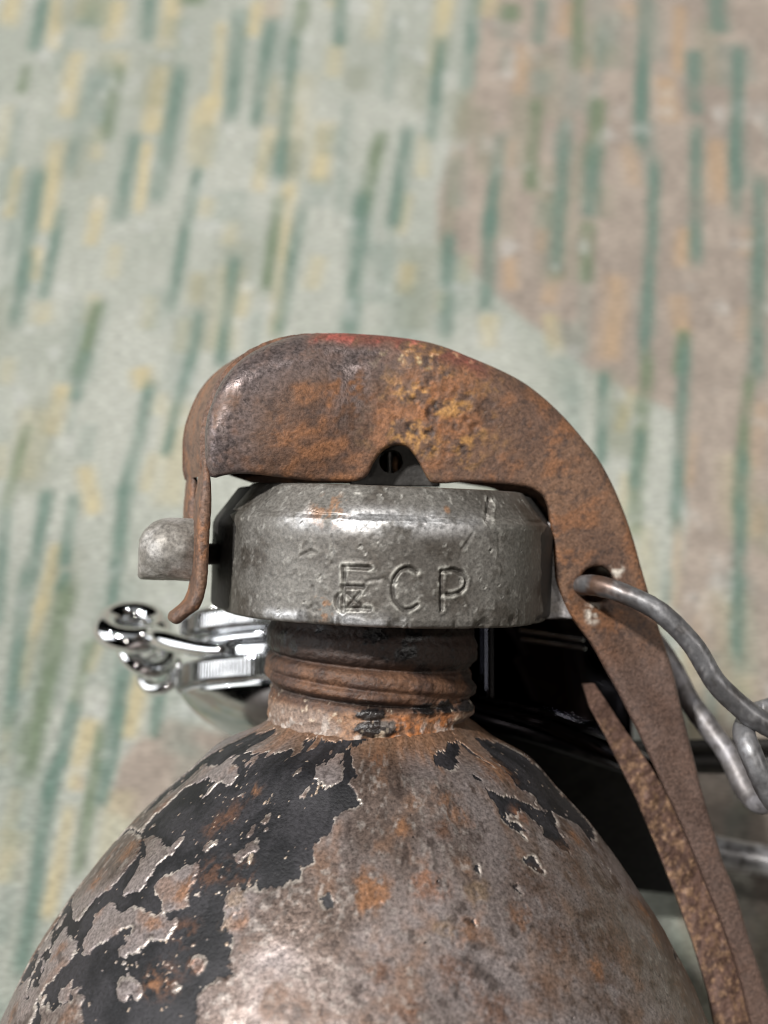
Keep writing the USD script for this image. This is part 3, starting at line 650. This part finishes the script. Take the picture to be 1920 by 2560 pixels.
def ribbon(line, z0, z1, thick, shift=YAW, nz=14, taper=None):
    """A bent strip: a line in x, y swept towards -z (and shifted left as the channel is yawed)."""
    p = np.asarray(line, float)
    d = np.gradient(p, axis=0); d /= np.linalg.norm(d, axis=1, keepdims=True)
    nrm = np.stack([d[:, 1], -d[:, 0]], 1)                                 # towards the inside of the bend
    t = np.linspace(0, 1, nz)
    dz = z0 + (z1 - z0) * t if np.ndim(z0) == 0 and np.ndim(z1) == 0 else (np.asarray(z0) * np.ones(len(p)))[:, None] * (1 - t) + (np.asarray(z1) * np.ones(len(p)))[:, None] * t
    dz = np.broadcast_to(dz, (len(p), nz))
    def face(o):
        q = p + o * nrm
        return np.stack([q[:, :1] + shift * dz, np.broadcast_to(q[:, 1:], dz.shape), lever_z(p[:, :1]) + dz], -1)
    a, b = face(0.0), face(thick)
    n = len(p); v = np.vstack([a.reshape(-1, 3), b.reshape(-1, 3)])
    fa = grid_faces(n, nz); fb = fa[:, ::-1] + n * nz
    i = np.arange(n * nz).reshape(n, nz); loop = np.r_[i[0, :-1], i[:-1, -1], i[-1, :0:-1], i[:0:-1, 0]]
    l2 = np.roll(loop, -1)
    side = np.vstack([np.stack([loop, l2, l2 + n * nz], 1), np.stack([loop, l2 + n * nz, loop + n * nz], 1)])
    f = np.vstack([fa, fb, side[:, ::-1]])
    tm = trimesh.Trimesh(v, f, process=False)
    if tm.volume < 0:
        f = f[:, ::-1]
    return v, f

web = LO[LO[:, 1] > -2000]
r = lever_round(web[:, 0])
zb = np.interp(web[:, 1], [-1300, -700, -300, 100], [-170, -190, -290, -330])
v, f = ribbon(web, -r + 1.0, zb, 22)
n = np.stack([fbm(v / 16.0 + k * 7.0, 3, 120 + k) - 0.5 for k in range(3)], -1)
lever_part('web', v + 4 * n, f, 50, LEVER)

# far side of the channel: over the cap it mirrors the near side; down the handle only a strip is left of it
far = [Q(u, w) for u, w in [(1625, 1640), (1560, 1520), (1500, 1380), (1440, 1260), (1350, 1212), (1237, 1194), (1080, 1188), (1000, 1200), (860, 1200), (700, 1198), (645, 1180), (600, 1160), (560, 1160), (530, 1175)]]
up = LO[(LO[:, 1] > -420)]
up = up[up[:, 0] < Q(1690, 1690)[0]]
ring = np.vstack([up, [[up[-1, 0], up[-1, 1]]], far])
ring = ring + np.array([-330 * YAW, 0]) + np.array([0, -3])
v, f = sheet(ring, [], lambda x, y: lever_z(x + 330 * YAW) - 312 + 5 * (fbm(xyz(x, y, 1 / 40.0), 3, 130) - 0.5), 20, 14.0)
lever_part('far_flange', v, f, 50, LEVER)
strip = [(1456, 1711), (1489, 1711), (1521, 1757), (1554, 1808), (1595, 1866), (1640, 1930), (1684, 2010), (1715, 2080), (1760, 2180), (1800, 2280), (1850, 2420), (1890, 2560), (1950, 2760), (1850, 2760), (1785, 2560), (1773, 2489), (1736, 2366), (1693, 2243), (1644, 2120), (1595, 2003), (1546, 1905), (1512, 1836), (1475, 1771)]
zs = -120.0
sq = np.array([P(u, w, zs)[:2] for u, w in strip])
def strip_z(x, y):
    g = (x - np.interp(y, sq[::-1][:0:-1, 1][:9][::1] if False else [-1400, -1200, -900, -600, -420], [900, 830, 690, 575, 520]))
    rr = sstep(-380, -700, y)
    return zs - 0.45 * g + (5 + 12 * rr) * (fbm(xyz(x, y, 1 / 26.0), 3, 131) - 0.5) + 8 * rr * (fbm(xyz(x, y, 1 / 10.0), 2, 132) - 0.5)
v, f = sheet(sq, [], strip_z, 26, 6.0)
v, f, _ = meshkit.arrays((v, f), 50)
nb = fbm(v / 40.0, 4, 133); nc = fbm(v / 12.0, 3, 134)
c = mixc(mixc(lin(106, 82, 72), lin(82, 62, 54), sstep(0.35, 0.65, nb)), lin(160, 128, 100), sstep(-420, -680, v[:, 1]) * sstep(0.46, 0.68, nc) * 0.65)
add('lower_flange', LEVER, v, f, M_RUST, c, 0.6, 0.05)

# fork at the nose of the lever: two hooked prongs that straddle the stud
def prong(pts, z0, z1, th):
    p = spline([Q(*q) for q in pts])[::4]
    rad = np.interp(np.arange(len(p)), [0, 3, len(p) - 5, len(p) - 2], [th * 0.52, th * 0.5, th * 0.5, th * 0.26])
    ball = [m3.Manifold.batch_hull([m3.Manifold.sphere(float(rad[i]), 14).translate([float(p[i, 0] + YAW * z), float(p[i, 1]), float(lever_z(p[i, 0]) + z)]) for z in ((z0, z1) if i > 1 else (z0 - 18, z1 + 18))]) for i in range(len(p))]
    m = m3.Manifold.batch_boolean([m3.Manifold.batch_hull([a, b]) for a, b in zip(ball[:-1], ball[1:])], m3.OpType.Add)
    v, f = solid(m, 7)
    n = np.stack([fbm(v / 14.0 + k * 7.0, 3, 140 + k) - 0.5 for k in range(3)], -1)
    lever_part('prong', v + 3 * n, f, 60, LEVER)
prong([(448, 1548), (470, 1530), (490, 1512), (502, 1480), (508, 1440), (510, 1380), (515, 1300), (518, 1250), (521, 1192), (520, 1150)], -24, -104, 29)
prong([(492, 1420), (508, 1400), (518, 1330), (520, 1250), (521, 1192), (520, 1150)], -222, -308, 29)

# stud that the fork hooks over
sx = [P(u, v, z) for u, v in ((425, 1372), (440, 1372)) for z in (75, 165)]
st = rounded(sx, [74, 74, 72, 72])
st = m3.Manifold.batch_hull([st] + [m3.Manifold.sphere(12, 20).translate([float(c) for c in P(u, v, z)]) for u, v in ((358, 1436), (500, 1440), (502, 1310)) for z in (65, 175)])
st = st - m3.Manifold.cube([600, 200, 900], True).translate([float(P(430, 0)[0]), float(P(0, 1452, 150)[1]) - 100, 120])
facet('stud', st, M_ZINC, (lin(164, 161, 157), lin(122, 118, 112)), 0.48, 0.35, 9, amp=6)
stem = m3.Manifold.batch_hull([m3.Manifold.sphere(26, 16).translate([float(c) for c in P(u, 1385, z)]) for u, z in ((500, 115), (600, 30))])
facet('stud_stem', stem, M_ZINC, (lin(60, 58, 56), lin(44, 42, 40)), 0.5, 0.3)

# ---------------------------------------------------------------- wire through the lever's hole
WR = thing('pull_wire', 'thick grey steel wire looped through the hole in the rusty lever', 'wire', [500, -190, 0])
def wire(name, pts, r, parent, tint=(lin(120, 120, 122), lin(90, 89, 90)), rough=0.42, metal=0.55):
    v, f = tube(pts, r)
    nb = fbm(v / 36.0, 4, 150); nc = fbm(v * np.array([1, 1, 1]) / 9.0, 2, 151)
    v = v + 7.0 * np.stack([fbm(v / 90.0 + k, 2, 162 + k) - 0.5 for k in range(3)], -1) + 3.0 * np.stack([fbm(v / 14.0 + k, 3, 152 + k) - 0.5 for k in range(3)], -1)
    c = mixc(mixc(tint[0], tint[1], sstep(0.35, 0.65, nb)), lin(160, 158, 158), 0.5 * sstep(0.62, 0.74, nc))
    c = mixc(c, lin(70, 66, 64), 0.6 * sstep(0.55, 0.66, fbm(v / np.array([20.0, 20.0, 20.0]) + 4.0, 4, 170)))
    c = mixc(c, lin(106, 76, 56), 0.75 * sstep(170, 40, np.linalg.norm(v - P(1470, 1470, 40), axis=1)) * sstep(0.42, 0.6, nb) * (name == 'wire'))
    add(name, parent, v, f, M_WIRE, c, rough, metal)
wire('wire', [P(1390, 1520, -230), P(1425, 1482, -110), P(1448, 1466, 0), P(1486, 1464, 78), P(1568, 1488, 118), P(1642, 1525, 140), P(1707, 1581, 150), P(1749, 1637, 150), P(1783, 1697, 145), P(1825, 1743, 140), P(1876, 1787, 135), P(1960, 1830, 120), P(2060, 1860, 90)], [25, 25, 25, 25, 25, 26, 27, 28, 28], WR)
wire('return_wire', [P(1560, 1500, -330), P(1625, 1590, -320), P(1684, 1674, -300), P(1722, 1748, -280), P(1769, 1816, -250), P(1814, 1880, -215), P(1846, 1938, -180), P(1872, 1986, -150), P(1897, 2008, -120), P(1922, 2000, -85), P(1935, 1965, -60), P(1940, 1900, -50)], 28, WR, (lin(150, 148, 152), lin(120, 116, 116)), 0.5, 0.45)  # tinted lighter than the main wire to look more brightly lit
wire('wrapped_end', [P(1930, 1772, 40), P(1896, 1782, 20), P(1868, 1806, 70), P(1862, 1838, 120), P(1874, 1876, 150), P(1893, 1922, 158), P(1914, 1968, 150), P(1950, 2020, 120), P(2000, 2040, 60)], 27, WR, (lin(128, 128, 130), lin(98, 97, 98)))

# ---------------------------------------------------------------- the chrome case behind the neck
CS = thing('chrome_case', 'shiny chrome case with knurled rims and a black side, lying behind the neck', 'metal case', P(1000, 1750, -1250))
CTILT = math.radians(16)
def oval(name, cx, prof, rx, rz, zc, mat, step=1.0, knurl=None, parent=None, smooth=True, slope=0.0):
    """Oval turned part: prof = [(v, scale), ...] down the axis."""
    a1, r1 = along([(v, s * rx) for v, s in prof], 8.0)
    n = 880 if knurl else 180
    th = np.linspace(0, 2 * np.pi, n, endpoint=False)
    A, T = np.meshgrid(a1, th, indexing='ij'); R = np.broadcast_to(r1[:, None], A.shape).copy()
    if knurl:
        R = R + knurl * np.where(np.arange(n) % 4 < 2, 1, -1)[None, :] * (R > 0.93 * rx)
    k = (F - zc) / F
    X = (cx - 960) * k + R * np.cos(T); W0 = R * (rz / rx) * np.sin(T); Y0 = (1640 - A) * k
    Y = (1280 - 1640) * k + Y0 * math.cos(CTILT) + W0 * math.sin(CTILT); Z = zc - Y0 * math.sin(CTILT) + W0 * math.cos(CTILT)
    add(name, parent or CS, np.stack([X, Y, Z], -1).reshape(-1, 3), grid_faces(len(a1), n, True), mat, smooth=smooth)
ZC = -680.0
K = (F - ZC) / F
oval('knurled_rim', 838, [(1540, 0.2), (1540, 0.93), (1548, 0.975), (1556, 1.0), (1596, 1.0), (1602, 0.97), (1604, 0.6)], 385 * K, 270, ZC, M_CHROME, knurl=6.5, smooth=False)
oval('groove', 838, [(1598, 0.9), (1606, 0.90), (1614, 0.93), (1628, 0.93), (1640, 0.88), (1668, 0.88), (1676, 0.9)], 385 * K, 270, ZC, M_CHROME)
oval('knurled_rim', 838, [(1668, 0.6), (1670, 0.97), (1676, 1.0), (1722, 1.0), (1732, 0.985), (1738, 0.6)], 390 * K, 276, ZC, M_CHROME, knurl=6.5, smooth=False)
oval('shell', 845, [(1728, 0.5), (1732, 0.935)] + [(1665 + 225 * math.sin(q), math.cos(q)) for q in np.linspace(0.36, 1.565, 24)], 412 * K, 290, ZC, M_CHROME_SHADED)
def rbox(u0, v0, u1, v1, z0, z1, r):
    return m3.Manifold.batch_hull([m3.Manifold.sphere(r, 48).translate([float(c) for c in P(u, v, z)]) for u, v in ((u0, v0), (u1, v0), (u0, v1), (u1, v1)) for z in (z0, z1)])
def hard(name, m, mat, parent, angle=40):
    v, f = solid(m)
    v, f, _ = meshkit.arrays((v, f), angle)
    add(name, parent, v, f, mat)
side = m3.Manifold.batch_hull([m3.Manifold.sphere(26, 48).translate([float(c) for c in P(u, v, z)]) for u, v, z in ((1000, 1520, -420), (1560, 1520, -520), (1000, 1770, -420), (1560, 1850, -560), (1000, 1520, -1000), (1560, 1520, -1000), (1000, 1790, -1000), (1560, 1850, -1000))])
hard('black_side', side, M_BLACK, CS)
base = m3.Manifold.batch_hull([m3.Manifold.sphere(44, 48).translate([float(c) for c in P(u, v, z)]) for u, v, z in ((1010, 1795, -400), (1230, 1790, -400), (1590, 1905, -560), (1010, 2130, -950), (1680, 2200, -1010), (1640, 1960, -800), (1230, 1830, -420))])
hard('shade_block', base, M_SHADE, CS)  # added block whose black stands in for the shade beside the egg
v, f = tube([P(1150, 1765, -380), P(1225, 1792, -385), P(1320, 1815, -395), P(1430, 1850, -420), P(1540, 1890, -455), P(1640, 1935, -500)], [40, 42, 44, 44, 42, 38], 32)
add('black_shoulder', CS, v, f, M_BLACK)
v, f = tube([P(1150, 1738, -392), P(1225, 1752, -395), P(1330, 1776, -405), P(1440, 1812, -430), P(1550, 1856, -465)], 12, 20)
add('edge_bead', CS, v, f, M_BLACK)
for u, w in ((1395, 1590), (1400, 1612)):
    hard('glint_line', rounded([P(u - 95, w - 14, -452), P(u + 60, w + 8, -480)], 7), M_CHROME, CS)  # thin chrome bars stand in for reflected streaks on the black side
hard('corner_post', rounded([P(1222, 1540, -405), P(1222, 1762, -405)], 12), M_BLACK, CS)
hard('handle', rounded([P(1560, 1900, -620), P(2000, 1906, -640)], 36), M_DARK, CS)
hard('handle', rounded([P(1560, 1866, -590), P(2000, 1860, -600)], 18), M_DARK, CS)

# chrome rings clipped to the case
RG = thing('ring_clip', 'cluster of shiny chrome rings on the left end of the chrome case', 'ring', P(340, 1640, -1100))
def ringv(c, r, minor, nx, squash=1.0):
    c = np.array(c); nx = np.array(nx, float) / np.linalg.norm(nx)
    a = np.cross(nx, [0, 1, 0.2]); a /= np.linalg.norm(a); b = np.cross(nx, a)
    return tube([c + r * math.cos(t) * a + squash * r * math.sin(t) * b for t in np.linspace(0, 2 * np.pi, 28, endpoint=False)], minor, 28, closed=True)
for c, r, mn, nx, sq_ in ((P(332, 1568, -760), 82, 40, (0.1, 1.0, 0.45), 1.0), (P(368, 1630, -800), 66, 30, (0.45, 0.7, 0.6), 1.0), (P(400, 1680, -880), 56, 22, (-0.3, 0.5, 0.8), 1.0)):
    v, f = ringv(c, r, mn, nx, sq_)
    add('ring', RG, v, f, M_CHROME)
v, f = tube([P(385, 1590, -680), P(420, 1602, -620), P(470, 1615, -570), P(520, 1624, -530), P(560, 1624, -500)], [34, 32, 28, 24, 20], 24)
add('link', RG, v, f, M_CHROME)

# bent steel rod lying on the cloth at the right
RB = thing('steel_rod', 'bent bright steel rod lying on the cloth right of the lever', 'rod', [1500, -900, -1200])
wire('rod', [P(1640, 2098, -860), P(1740, 2118, -850), P(1820, 2136, -850), P(1900, 2150, -860), P(1980, 2165, -900), P(2070, 2200, -1000), P(2150, 2280, -1180)], 50, RB, (lin(170, 170, 173), lin(146, 145, 146)), 0.36, 0.4)
